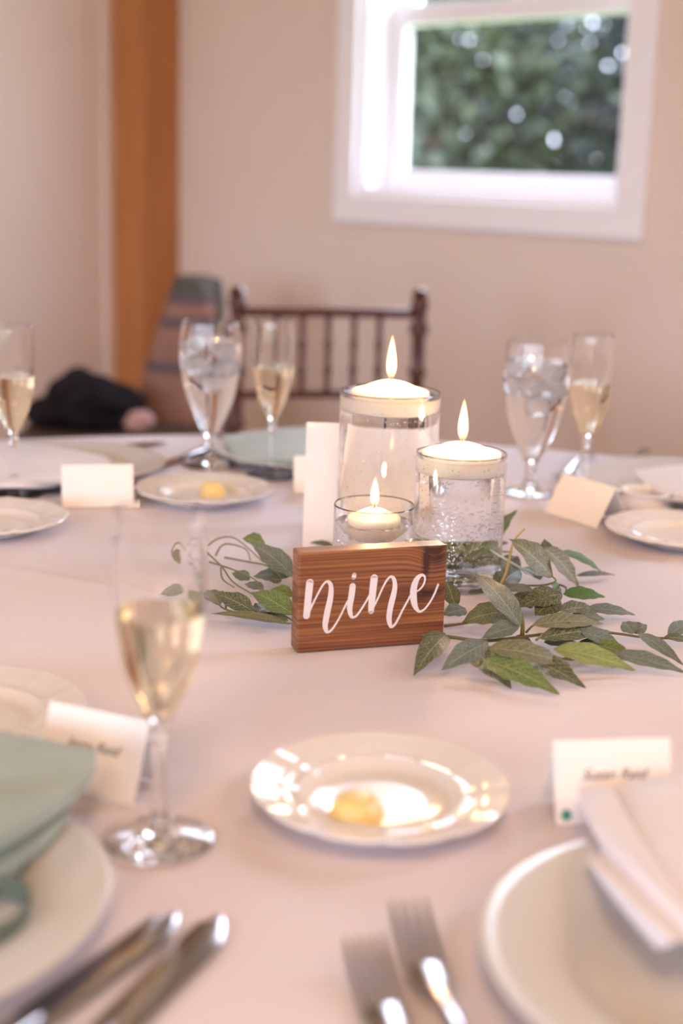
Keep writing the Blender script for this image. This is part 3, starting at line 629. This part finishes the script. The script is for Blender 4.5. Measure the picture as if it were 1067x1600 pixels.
# near-left sage napkin: top fold and underlying layer
napkin([[(-330, 1130, .040), (-200, 1125, .043), (-60, 1120, .045), (0, 1142, .047), (150, 1172, .046)],
        [(-330, 1220, .042), (-200, 1220, .052), (-60, 1225, .056), (30, 1210, .052), (152, 1190, .047)],
        [(-330, 1330, .040), (-200, 1340, .046), (-90, 1360, .046), (0, 1320, .044), (128, 1222, .046)]], M['napkin_sage'], 'sage green folded napkin on the near left dinner plate, upper fold', .010, seed=1)
napkin([[(-300, 1250, .026), (-150, 1240, .028), (0, 1235, .030), (110, 1258, .030)],
        [(-300, 1320, .026), (-150, 1330, .032), (-20, 1320, .032), (96, 1280, .030)],
        [(-300, 1400, .022), (-150, 1400, .024), (-40, 1405, .024), (30, 1345, .026)]], M['napkin_sage'], 'darker underside fold of the sage napkin, resting on the near left dinner plate', .008, seed=2)
# curled napkin tail (a standing loop)
lp = [];
for i in range(25):
    a = -1.9 + 3.6 * i / 24; lp.append((a,))
cen = at(-28, 1415, .022); mb = MB(); vs = []; fs = []
for i, (a,) in enumerate(lp):
    for zz in (0, .5, 1):
        for rr in (.0215, .0235): vs.append(cen + V((math.cos(a) * rr, math.sin(a) * rr * 1.25, -.010 + .012 * zz)))
for i in range(24):
    o = i * 6
    for (p, q) in ((0, 2), (2, 4), (4, 5), (5, 3), (3, 1), (1, 0)): fs.append((o + p, o + q, o + 6 + q, o + 6 + p))
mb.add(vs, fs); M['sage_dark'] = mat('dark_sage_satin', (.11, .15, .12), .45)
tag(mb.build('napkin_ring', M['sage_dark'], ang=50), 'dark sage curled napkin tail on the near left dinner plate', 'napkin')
# near-right white napkin
napkin([[(905, 1228, .012), (980, 1218, .030), (1080, 1205, .036), (1200, 1200, .036)],
        [(935, 1290, .030), (1010, 1300, .050), (1110, 1290, .050), (1230, 1290, .045)],
        [(985, 1370, .034), (1065, 1390, .052), (1160, 1380, .052), (1280, 1380, .045)],
        [(1060, 1470, .030), (1120, 1490, .042), (1220, 1480, .042), (1330, 1470, .040)]], M['napkin_white'], 'white folded napkin draped over the near right dinner plate', .010, na=.003, seed=3)
napkin([[(902, 1232, .026), (925, 1222, .034), (955, 1228, .030)],
        [(925, 1330, .030), (965, 1320, .052), (1000, 1320, .040)],
        [(985, 1385, .032), (1010, 1380, .056), (1050, 1380, .044)],
        [(1060, 1468, .028), (1100, 1460, .050), (1135, 1470, .038)]], M['napkin_white'], 'rolled edge of the white napkin on the near right dinner plate', .012, na=.001, seed=4)
napkin([[(-60, 690, .026), (30, 686, .028), (110, 700, .026), (160, 712, .026)],
        [(-70, 720, .026), (20, 712, .032), (100, 722, .032), (200, 728, .026)],
        [(-80, 752, .016), (0, 756, .020), (60, 758, .020), (120, 752, .014)]], M['napkin_white'], 'white napkin on the far left dinner plate', .006, seed=5)
napkin([[(352, 680, .020), (400, 672, .024), (450, 664, .026), (560, 666, .026)],
        [(350, 700, .022), (400, 690, .034), (450, 684, .036), (560, 686, .034)],
        [(372, 718, .018), (420, 716, .026), (460, 718, .026), (560, 718, .024)]], M['napkin_sage'], 'pale sage napkin on the dinner plate at the back of the table', .006, seed=6)
napkin([[(990, 735, .022), (1040, 728, .028), (1090, 722, .028), (1150, 725, .026)],
        [(1000, 752, .022), (1050, 748, .032), (1100, 745, .032), (1160, 745, .026)],
        [(1030, 772, .016), (1065, 775, .022), (1100, 775, .022), (1160, 770, .020)]], M['napkin_white'], 'white napkin on the dinner plate at the back right', .006, seed=7)
p = on(1008, 792)                                          # small shallow beige dish beside the right-hand bread plate
mb = MB(); prof = [(.0, 0), (.028, 0), (.030, .004), (.027, .014), (.030, .020), (.0285, .0215), (.025, .015), (.024, .006), (0, .005)]
mb.lathe([(max(r, 0) * 1.0, z) for r, z in crom(prof, 3)], 40, fn=lambda r, z, a: (r * (1.1 + .05 * math.sin(3 * a)), z)); o = mb.build('sauce_dish', M['porcelain'], ang=60); o.location = p
tag(o, 'small shallow beige dish behind the right-hand bread plate', 'dish')
# ------------------------------------------------------------------ cutlery
def basis(p_tip, p_end):
    d = (p_tip - p_end); L = d.length; d.normalize(); return d, V((-d.y, d.x, 0)), L
def knife(tip, end, label, ln=.235, w_=.0225):
    t, e = at(*tip), at(*end); d = (e - t).normalized(); root = empty('table_knife', t, math.atan2(d.y, d.x), label, 'knife', 'table knives')
    mb = MB(); n = 22; vs = []
    for i in range(n + 1):
        s = i / n; x = s * .115; k = min(1, (s / .22)) ** .5; y1 = w_ * .5 * (-.15 + .65 * k + .5 * k * k) ; y0 = -w_ * .5
        y0 = -w_ * .5 * (1 if s > .06 else .6); th = .0006 + .0012 * min(1, s * 3)
        for (y, z) in ((y0, .0022), (y0 * .2 + y1 * .8, .0022 + th), (y1, .0022), (y0 * .2 + y1 * .8, .0022 - th)): vs.append((x, y, z))
    fs = [(i * 4 + k, i * 4 + (k + 1) % 4, (i + 1) * 4 + (k + 1) % 4, (i + 1) * 4 + k) for i in range(n) for k in range(4)] + [(3, 2, 1, 0), tuple(n * 4 + k for k in range(4))]
    mb.add(vs, fs).build('blade', M['steel'], root, ang=50)
    MB().tube([(.112, 0, .0035), (.125, 0, .0045), (.15, 0, .005), (.19, 0, .0055), (.225, 0, .0055), (ln, 0, .005)], [.004, .0055, .0075, .009, .0098, .006], 14, flat=.5).build('handle', M['steel'], root, ang=60)
    return root
def fork(tip, end, label, z=0.0):
    t, e = at(*tip), at(*end); d = (e - t).normalized(); t.z = TZ + z; root = empty('table_fork', t, math.atan2(d.y, d.x), label, 'fork', 'table forks')
    for k in range(4):
        y = (k - 1.5) * .0062; pts = []; 
        for i in range(9):
            s = i / 8; pts.append((s * .052, y * (1 + .0 * s), .0125 - .010 * math.sin(s * math.pi * .5)))
        MB().tube(pts, [.0008, .0013, .0016, .0017, .0018, .0018, .0019, .002, .002], 8, flat=.6).build('tine', M['steel'], root, ang=60)
    pts = [(.050, 0, .0025), (.058, 0, .0028), (.068, 0, .004), (.078, 0, .0065), (.092, 0, .010), (.115, 0, .0125), (.15, 0, .0105), (.19, 0, .006), (.205, 0, .005)]
    MB().tube(pts, [.0113, .0113, .0095, .0060, .0038, .0042, .0062, .0092, .006], 16, flat=.28).build('handle', M['steel'], root, ang=60)
    return root
knife((352, 1440), (178, 1612), 'steel knife nearest the camera, right of the lower left plate')
knife((282, 1434), (44, 1604), 'steel knife lying against the rim of the lower left plate')
fork((636, 1440), (704, 1618), 'steel dinner fork at bottom centre, nearer the lower right plate', 0)
fork((566, 1497), (634, 1680), 'steel salad fork at bottom centre, left of the dinner fork', 0)
knife((262, 694), (-60, 712), 'dark steel knife at the back of the table behind the blank left card', .2)
knife((208, 742), (330, 705), 'dull steel knife between the blank left card and the left goblet', .2)
fork((352, 722), (338, 668), 'dark steel fork left of the back dinner plate', 0)
knife((-20, 768), (420, 764), 'dark steel knife in front of the far left dinner plate', .2)
knife((452, 732), (520, 728), 'dark steel knife before the sage napkin at the back', .18)
fork((872, 756), (940, 700), 'steel fork between goblet and right-hand blank card', 0)
knife((930, 752), (960, 735), 'steel knife beside the back right dinner plate', .18)
# ------------------------------------------------------------------ greenery
def leaf(root, base, tip, w_px, mk, hb=.016, ht=.006, bow=.10, fold=.16, face=.5, curl=0.0):
    B_, T_ = at(*base, hb), at(*tip, ht); ax = T_ - B_; L = ax.length; a = ax.normalized(); wd = w_px * depth((B_ + T_) / 2) / FPX * 1.28
    n = V((random.uniform(-.15, .15), -face, .85)); n = (n - a * n.dot(a)).normalized(); s = a.cross(n).normalized()
    mb = MB(); nu, nv = 14, 6; uv = []
    for i in range(nu + 1):
        t = i / nu; wv = .5 * wd * (math.sin(math.pi * min(1, t * .98 + .01) ** .80) ** 1.0) * (1 - .12 * t); c = B_ + ax * t + n * (bow * L * 4 * t * (1 - t) * .6) + s * curl * L * math.sin(math.pi * t)
        for j in range(nv + 1):
            v = -1 + 2 * j / nv; r = .03 * wd * math.sin(t * 23 + v * 2.0) * abs(v)
            p = c + s * v * wv + n * (abs(v) * wv * fold + r); p.z = max(p.z, TZ + .0012); mb.v.append(p - root.location); uv.append((t, .5 + v / 2))
    W = nv + 1
    for i in range(nu):
        for j in range(nv): mb.f.append((i * W + j, i * W + j + 1, (i + 1) * W + j + 1, (i + 1) * W + j))
    mb.uv = uv; o = mb.build('leaf', LM[mk], root, ang=180); return o
def stem(root, pts, r=.0011, m='stem', name='stem'):
    P3 = [at(x, y, h) - root.location for (x, y, h) in pts]; P3 = [V(q) for q in crom([tuple(p) for p in P3], 6)]
    for p in P3: p.z = max(p.z, TZ - root.location.z + r)
    MB().tube(P3, [r * (1 - .45 * i / len(P3)) for i in range(len(P3))], 7).build(name, M[m], root, ang=180)
gf = empty('greenery_sprig', on(760, 1005), label='spray of sage and green leaves in front right of the wooden sign', cat='leaves', group='artificial greenery sprays')
for a in [((697, 993), (646, 1056), 34, 'D', .014, .004), ((696, 990), (655, 1008), 20, 'D', .012, .008), ((762, 1003), (689, 1048), 34, 'S', .022, .006), ((735, 1014), (799, 1076), 38, 'D', .014, .003),
          ((812, 1026), (915, 1075), 36, 'D', .010, .003), ((754, 1031), (874, 1085), 40, 'G', .016, .003), ((763, 1013), (890, 1040), 38, 'B', .026, .008), ((865, 1014), (992, 1048), 36, 'Y', .016, .004),
          ((925, 1006), (990, 1028), 26, 'G', .012, .008), ((955, 1022), (1072, 1052), 26, 'S', .012, .004), ((997, 990), (1068, 1040), 20, 'S', .018, .004), ((990, 990), (973, 971), 24, 'S', .012, .018),
          ((986, 988), (1011, 977), 22, 'S', .012, .016), ((1044, 993), (1080, 972), 22, 'S', .010, .016), ((1038, 995), (1084, 1004), 14, 'D', .010, .005), ((832, 977), (942, 975), 28, 'B', .026, .020),
          ((843, 998), (955, 988), 30, 'D', .018, .014), ((908, 988), (974, 1013), 26, 'S', .020, .008), ((813, 978), (742, 896), 34, 'S', .028, .048), ((811, 978), (752, 998), 28, 'S', .026, .016),
          ((808, 974), (757, 970), 26, 'D', .020, .014), ((788, 956), (722, 972), 38, 'B', .022, .012), ((880, 1030), (935, 1026), 16, 'D', .006, .003), ((790, 1024), (752, 1014), 20, 'D', .006, .003),
          ((800, 1000), (836, 1010), 22, 'D', .008, .003), ((712, 950), (697, 908), 22, 'D', .014, .030), ((728, 952), (692, 962), 26, 'S', .018, .016), ((736, 985), (700, 978), 0.1, 'D', .01, .01),
          ((850, 1004), (905, 1006), 20, 'S', .010, .006), ((900, 1010), (960, 1008), 20, 'D', .008, .005)]:
    if a[2] > 1: leaf(gf, *a)
stem(gf, [(640, 990, .006), (700, 995, .010), (760, 1001, .012), (840, 992, .016), (905, 985, .014), (965, 990, .012), (1010, 996, .008), (1090, 998, .008)], .0017, 'stem_brown')
stem(gf, [(816, 992, .014), (817, 975, .022), (815, 958, .030)], .0022, 'stem')
stem(gf, [(770, 1040, .010), (762, 1025, .014), (764, 1012, .020)]); stem(gf, [(838, 1000, .018), (850, 990, .020), (862, 984, .020)]); stem(gf, [(845, 1016, .012), (885, 1030, .010), (960, 1024, .010)])
stem(gf, [(822, 988, .016), (832, 978, .024), (845, 974, .026)]); stem(gf, [(694, 978, .010), (735, 972, .012), (790, 956, .020)], .0014, 'stem_brown')
gb = empty('greenery_sprig', on(840, 930), label='taller spray of olive leaves at the right of the medium vase', cat='leaves', group='artificial greenery sprays')
for a in [((862, 901), (795, 842), 46, 'B', .026, .062), ((852, 876), (850, 842), 26, 'S', .030, .052), ((850, 856), (904, 917), 36, 'B', .050, .010), ((876, 862), (943, 897), 18, 'V', .040, .012),
          ((880, 929), (945, 933), 24, 'V', .020, .016), ((874, 955), (933, 952), 26, 'D', .016, .010), ((915, 952), (992, 961), 20, 'S', .012, .005), ((893, 962), (944, 968), 26, 'S', .012, .008),
          ((832, 922), (782, 921), 16, 'S', .024, .020), ((776, 922), (812, 890), 34, 'D', .012, .020), ((774, 872), (812, 900), 38, 'D', .018, .012), ((878, 928), (812, 948), 36, 'D', .022, .014),
          ((870, 936), (836, 962), 40, 'D', .020, .008), ((800, 930), (832, 950), 34, 'D', .014, .006), ((770, 852), (808, 797), 24, 'G', .020, .062), ((772, 862), (794, 848), 18, 'S', .016, .030),
          ((845, 905), (812, 888), 26, 'D', .020, .016), ((862, 914), (878, 934), 22, 'V', .026, .012), ((900, 900), (962, 899), 10, 'S', .008, .003), ((838, 934), (868, 946), 34, 'D', .012, .004)]: leaf(gb, *a)
stem(gb, [(762, 862, .014), (790, 862, .016), (800, 863, .018)]); stem(gb, [(820, 915, .014), (850, 914, .018), (868, 908, .024), (862, 900, .026)]); stem(gb, [(868, 912, .022), (884, 918, .024), (882, 930, .018)])
stem(gb, [(770, 940, .008), (830, 930, .014), (872, 918, .020), (874, 934, .016), (880, 955, .014)])
stem(gb, [(778, 922, .010), (790, 897, .026), (797, 868, .042), (803, 845, .055), (820, 826, .066)], .0016, 'blade_yellow', 'blade'); stem(gb, [(844, 901, .020), (815, 888, .028), (785, 871, .036), (762, 857, .042)], .0015, 'blade_pale', 'blade')
gl = empty('greenery_sprig', on(400, 930), label='spray of leaves and curling tendrils at the left of the wooden sign', cat='leaves', group='artificial greenery sprays')
for a in [((306, 924), (250, 928), 24, 'B', .012, .004), ((343, 945), (324, 922), 30, 'B', .010, .014), ((395, 955), (337, 928), 28, 'D', .012, .020), ((399, 960), (426, 946), 26, 'D', .010, .010),
          ((450, 970), (397, 958), 18, 'D', .008, .006), ((458, 960), (393, 925), 34, 'G', .012, .020), ((458, 930), (419, 924), 24, 'G', .014, .016), ((452, 975), (329, 959), 14, 'B', .006, .008),
          ((458, 900), (393, 849), 34, 'S', .016, .040), ((414, 850), (378, 842), 26, 'G', .030, .036), ((452, 900), (395, 901), 26, 'S', .014, .010), ((390, 906), (362, 895), 20, 'S', .010, .014),
          ((412, 921), (382, 912), 16, 'S', .010, .010), ((297, 881), (276, 860), 16, 'B', .014, .020), ((296, 866), (284, 858), 10, 'B', .016, .018), ((440, 906), (418, 906), 18, 'D', .012, .012)]: leaf(gl, *a)
for t in [[(325, 852, .016), (340, 842, .024), (360, 839, .028), (380, 850, .026), (412, 879, .014)], [(337, 868, .012), (345, 854, .022), (358, 850, .024), (384, 858, .020), (391, 876, .010)],
          [(351, 871, .014), (388, 878, .016), (417, 884, .020), (436, 898, .018), (438, 910, .008)], [(324, 864, .018), (347, 886, .020), (366, 911, .012), (411, 938, .008), (460, 972, .004)],
          [(327, 878, .012), (364, 890, .020), (397, 905, .018), (411, 922, .008)], [(345, 887, .012), (348, 905, .014), (366, 918, .010)], [(343, 944, .006), (352, 952, .008), (400, 966, .006), (460, 975, .004)],
          [(276, 862, .016), (285, 850, .022), (298, 848, .022), (316, 860, .016)], [(353, 950, .008), (352, 936, .018)]]: stem(gl, t, .0010)
gm = empty('greenery_sprig', on(640, 870), label='dark leaves showing behind and through the glass vases', cat='leaves', group='artificial greenery sprays')
for a in [((520, 853), (483, 848), 10, 'D', .010, .010), ((700, 868), (738, 838), 30, 'G', .010, .030), ((745, 872), (706, 852), 30, 'B', .010, .020), ((700, 880), (728, 866), 30, 'D', .008, .010), ((706, 876), (692, 848), 26, 'G', .010, .014),
          ((755, 880), (775, 850), 24, 'D', .010, .020)]: leaf(gm, *a)
stem(gm, [(696, 876, .006), (730, 872, .006), (770, 868, .010)], .0013); stem(gm, [(505, 853, .008), (522, 851, .010), (536, 850, .006)], .0010)
# ------------------------------------------------------------------ chiavari chair
def chair(zc):
    a, b_ = atd(369, 615, zc), atd(650, 618, zc * 1.025); a.z = b_.z = 0; x = (b_ - a).normalized(); Wd = (b_ - a).length; c = (a + b_) / 2
    root = empty('chiavari_chair', c, math.atan2(x.y, x.x), 'dark mahogany spindle-back chiavari chair behind the table', 'chair')
    n = V((x.y, -x.x, 0)); zt = lambda py: atplane(510, py, c, n).z
    Ht, Hr, Hl = zt(456), zt(489), zt(617)
    print('chair', Wd, Ht, Hr, Hl)
    yb = 0; M_ = M['chair']
    def beads(zs, r, h, lst):
        for z in zs: lst += [(r, z - .012), (r * 1.05, z - .008), (r * 1.42, z - .003), (r * 1.42, z + .003), (r * 1.05, z + .008), (r, z + .012)]
    for s in (-1, 1):
        pr = [(0, 0), (.011, 0)]; beads([.12, .3, Hl - .055, Hl + .045, Hl + .125, Hr - .025], .0135, 0, pr); pr += [(.0135, Ht - .035), (.018, Ht - .028), (.018, Ht - .018), (.013, Ht - .012), (.0175, Ht - .004), (.012, Ht + .006), (0, Ht + .010)]
        o = MB().lathe(pr, 16).build('leg', M_, root, ang=50); o.location = (s * Wd / 2, 0, 0); o['label'] = 'rear leg and back post with beaded rings'
        o = MB().lathe([(0, 0), (.011, 0), (.0135, .10), (.018, .112), (.0135, .124), (.0135, .28), (.018, .29), (.0135, .30), (.0135, .44), (0, .44)], 16).build('leg', M_, root, ang=50); o.location = (s * Wd / 2 * 1.08, -.38, 0)
    MB().tube([(-Wd / 2, 0, Hr), (0, .008, Hr), (Wd / 2, 0, Hr)], .0095, 12).build('top_rail', M_, root, ang=60)
    MB().tube([(-Wd / 2, 0, Hl), (0, .008, Hl), (Wd / 2, 0, Hl)], .0090, 12).build('lower_rail', M_, root, ang=60)
    MB().tube([(-Wd / 2, 0, Hr - .030), (0, .008, Hr - .030), (Wd / 2, 0, Hr - .030)], .0, 4).build('hidden', M_, root) if False else None
    sp = 41 / FPX * zc
    for k in range(-2, 3):
        pr = [(0, Hl), (.0065, Hl)]; hm = Hr - Hl; beads([Hl + hm * .30, Hl + hm * .62], .0062, 0, pr); pr += [(.0065, Hr), (0, Hr)]
        o = MB().lathe(pr, 12).build('spindle', M_, root, ang=50); o.location = (k * sp, .006, 0)
    mb = MB(); mb.box((0, -.19, .445), (Wd + .03, .40, .03)); mb.build('seat', M_, root, smooth=False, bevel=.008)
    mb = MB(); mb.box((0, -.19, .48), (Wd, .37, .045)); mb.build('cushion', M['cushion'], root, smooth=False, bevel=.018)
    for z in (.16, .24):
        for s in (-1, 1): MB().tube([(s * Wd / 2, 0, z), (s * Wd / 2 * 1.08, -.38, z)], .008, 8).build('stretcher', M_, root)
    MB().tube([(-Wd / 2 * 1.08, -.38, .2), (Wd / 2 * 1.08, -.38, .2)], .008, 8).build('stretcher', M_, root)
chair(2.74)
# ------------------------------------------------------------------ bench with coat, pink bundle and backpack by the post
ZB = 3.35
bp0 = atd(180, 668, ZB); bh = bp0.z
bl, br_ = atd(40, 668, ZB), atd(352, 668, ZB); bc = (bl + br_) / 2; bc.z = 0
bw = (br_ - bl).length
root = empty('bench', bc, 0, 'low dark wooden bench behind the left of the table', 'bench')
for k in range(4): MB().box((0, -.02 + (k - 1) * .125, bh - .015), (bw, .118, .03)).build('slat', M['bench'], root, smooth=False, bevel=.004)
for sx in (-1, 1):
    for sy in (-1, 1): MB().box((sx * (bw / 2 - .04), .04 + sy * .18, (bh - .03) / 2), (.045, .045, bh - .03)).build('leg', M['bench'], root, smooth=False, bevel=.003)
MB().box((0, -.17, bh - .065), (bw - .1, .02, .06)).build('apron', M['bench'], root, smooth=False)
print('bench', bh, bw, bc)
# black coat heaped on the bench
def blob(name, pts, m, label, cat, fr=6, amp=.12, sub=4):
    """a soft heap: union-like skin of spheres given as (centre, radii) merged by a displaced hull"""
    bm = bmesh.new()
    for (c_, r) in pts:
        g = bmesh.ops.create_icosphere(bm, subdivisions=3, radius=1)
        for v in g['verts']:
            k = 1 + amp * noise.noise(v.co * 2.2 + c_ * 9); v.co = c_ + V((v.co.x * r[0], v.co.y * r[1], v.co.z * r[2])) * k
    me = bpy.data.meshes.new(name); bm.to_mesh(me); bm.free(); me.materials.append(m); me.shade_smooth()
    o = bpy.data.objects.new(name, me); C.objects.link(o)
    md = o.modifiers.new('remesh', 'REMESH'); md.mode = 'VOXEL'; md.voxel_size = .007; md.use_smooth_shade = True
    s_ = o.modifiers.new('smooth', 'SMOOTH'); s_.iterations = 8
    return tag(o, label, cat)
def bp_(px, py, dz=0, rad=(.05, .05, .05)): p = atd(px, py, ZB + dz); return (p, rad)
blob('coat', [bp_(125, 622, 0, (.085, .09, .062)), bp_(100, 642, 0, (.10, .09, .036)), bp_(165, 626, 0, (.095, .09, .046)), bp_(190, 640, .0, (.06, .06, .034)), bp_(122, 594, 0, (.038, .05, .034)), bp_(150, 606, 0, (.05, .06, .032)), bp_(75, 652, 0, (.05, .07, .020)), bp_(145, 655, 0, (.13, .08, .022))], M['black_cloth'], 'black coat heaped on the bench left of the backpack', 'coat')
blob('pink_bundle', [bp_(220, 657, -.14, (.034, .03, .026)), bp_(212, 662, -.14, (.028, .026, .02))], M['pink_cloth'], 'small dusty pink bundle on the bench before the backpack', 'cloth_bundle')  # soft pink bundle of no definite kind
bpk = empty('backpack', atd(285, 655, ZB + .16), 0, 'tall brown and mauve backpack with olive lid leaning by the wooden post', 'backpack')
def band(name, x0, x1, y0, y1, m, dep=.09, tilt=0):
    """a padded section of the backpack between two image rows, about 18 cm deep"""
    pa, pb, pc, pd = [atd(x, y, ZB + .16) for x, y in ((x0[0], y0), (x0[1], y0), (x1[1], y1), (x1[0], y1))]
    mb = MB(); n = 10; rows = []
    for i in range(n + 1):
        t = i / n; l = pa.lerp(pd, t); r = pb.lerp(pc, t); k = math.sin(math.pi * (.12 + .76 * t)) ** .35; c = (l + r) / 2; hw = (r - l).length / 2 * (.93 + .07 * k)
        rows.append([(c + V((math.copysign(abs(math.cos(a)) ** .55, math.cos(a)) * hw, math.copysign(abs(math.sin(a)) ** .55, math.sin(a)) * dep * (.85 + .15 * k), 0))) - bpk.location for a in [2 * math.pi * q / 28 for q in range(28)]])
    for r_ in rows: mb.v += r_
    for i in range(n):
        for q in range(28): mb.f.append((i * 28 + q, i * 28 + (q + 1) % 28, (i + 1) * 28 + (q + 1) % 28, (i + 1) * 28 + q))
    mb.f += [tuple(range(28)), tuple(reversed(range(n * 28, n * 28 + 28)))]
    return mb.build(name, m, bpk, ang=50)
band('lid', (273, 332), (268, 342), 433, 458, M['olive_cloth'])
band('strap', (266, 343), (262, 343), 456, 470, M['mauve_cloth'], .094)
band('pocket', (262, 342), (256, 341), 468, 492, M['taupe_cloth'])
band('strap', (254, 343), (250, 343), 491, 507, M['mauve_cloth'], .094)
band('pocket', (250, 342), (234, 341), 505, 560, M['taupe_cloth'])
band('strap', (233, 343), (228, 343), 559, 575, M['mauve_cloth'], .094)
band('pocket', (228, 342), (212, 342), 573, 654, M['taupe_cloth'])
mb = MB(); mb.tube([tuple(atd(340, 438, ZB - .04) - bpk.location), tuple(atd(344, 470, ZB - .06) - bpk.location), tuple(atd(343, 520, ZB - .06) - bpk.location)], .011, 8).build('side_strap', M['olive_cloth'], bpk)
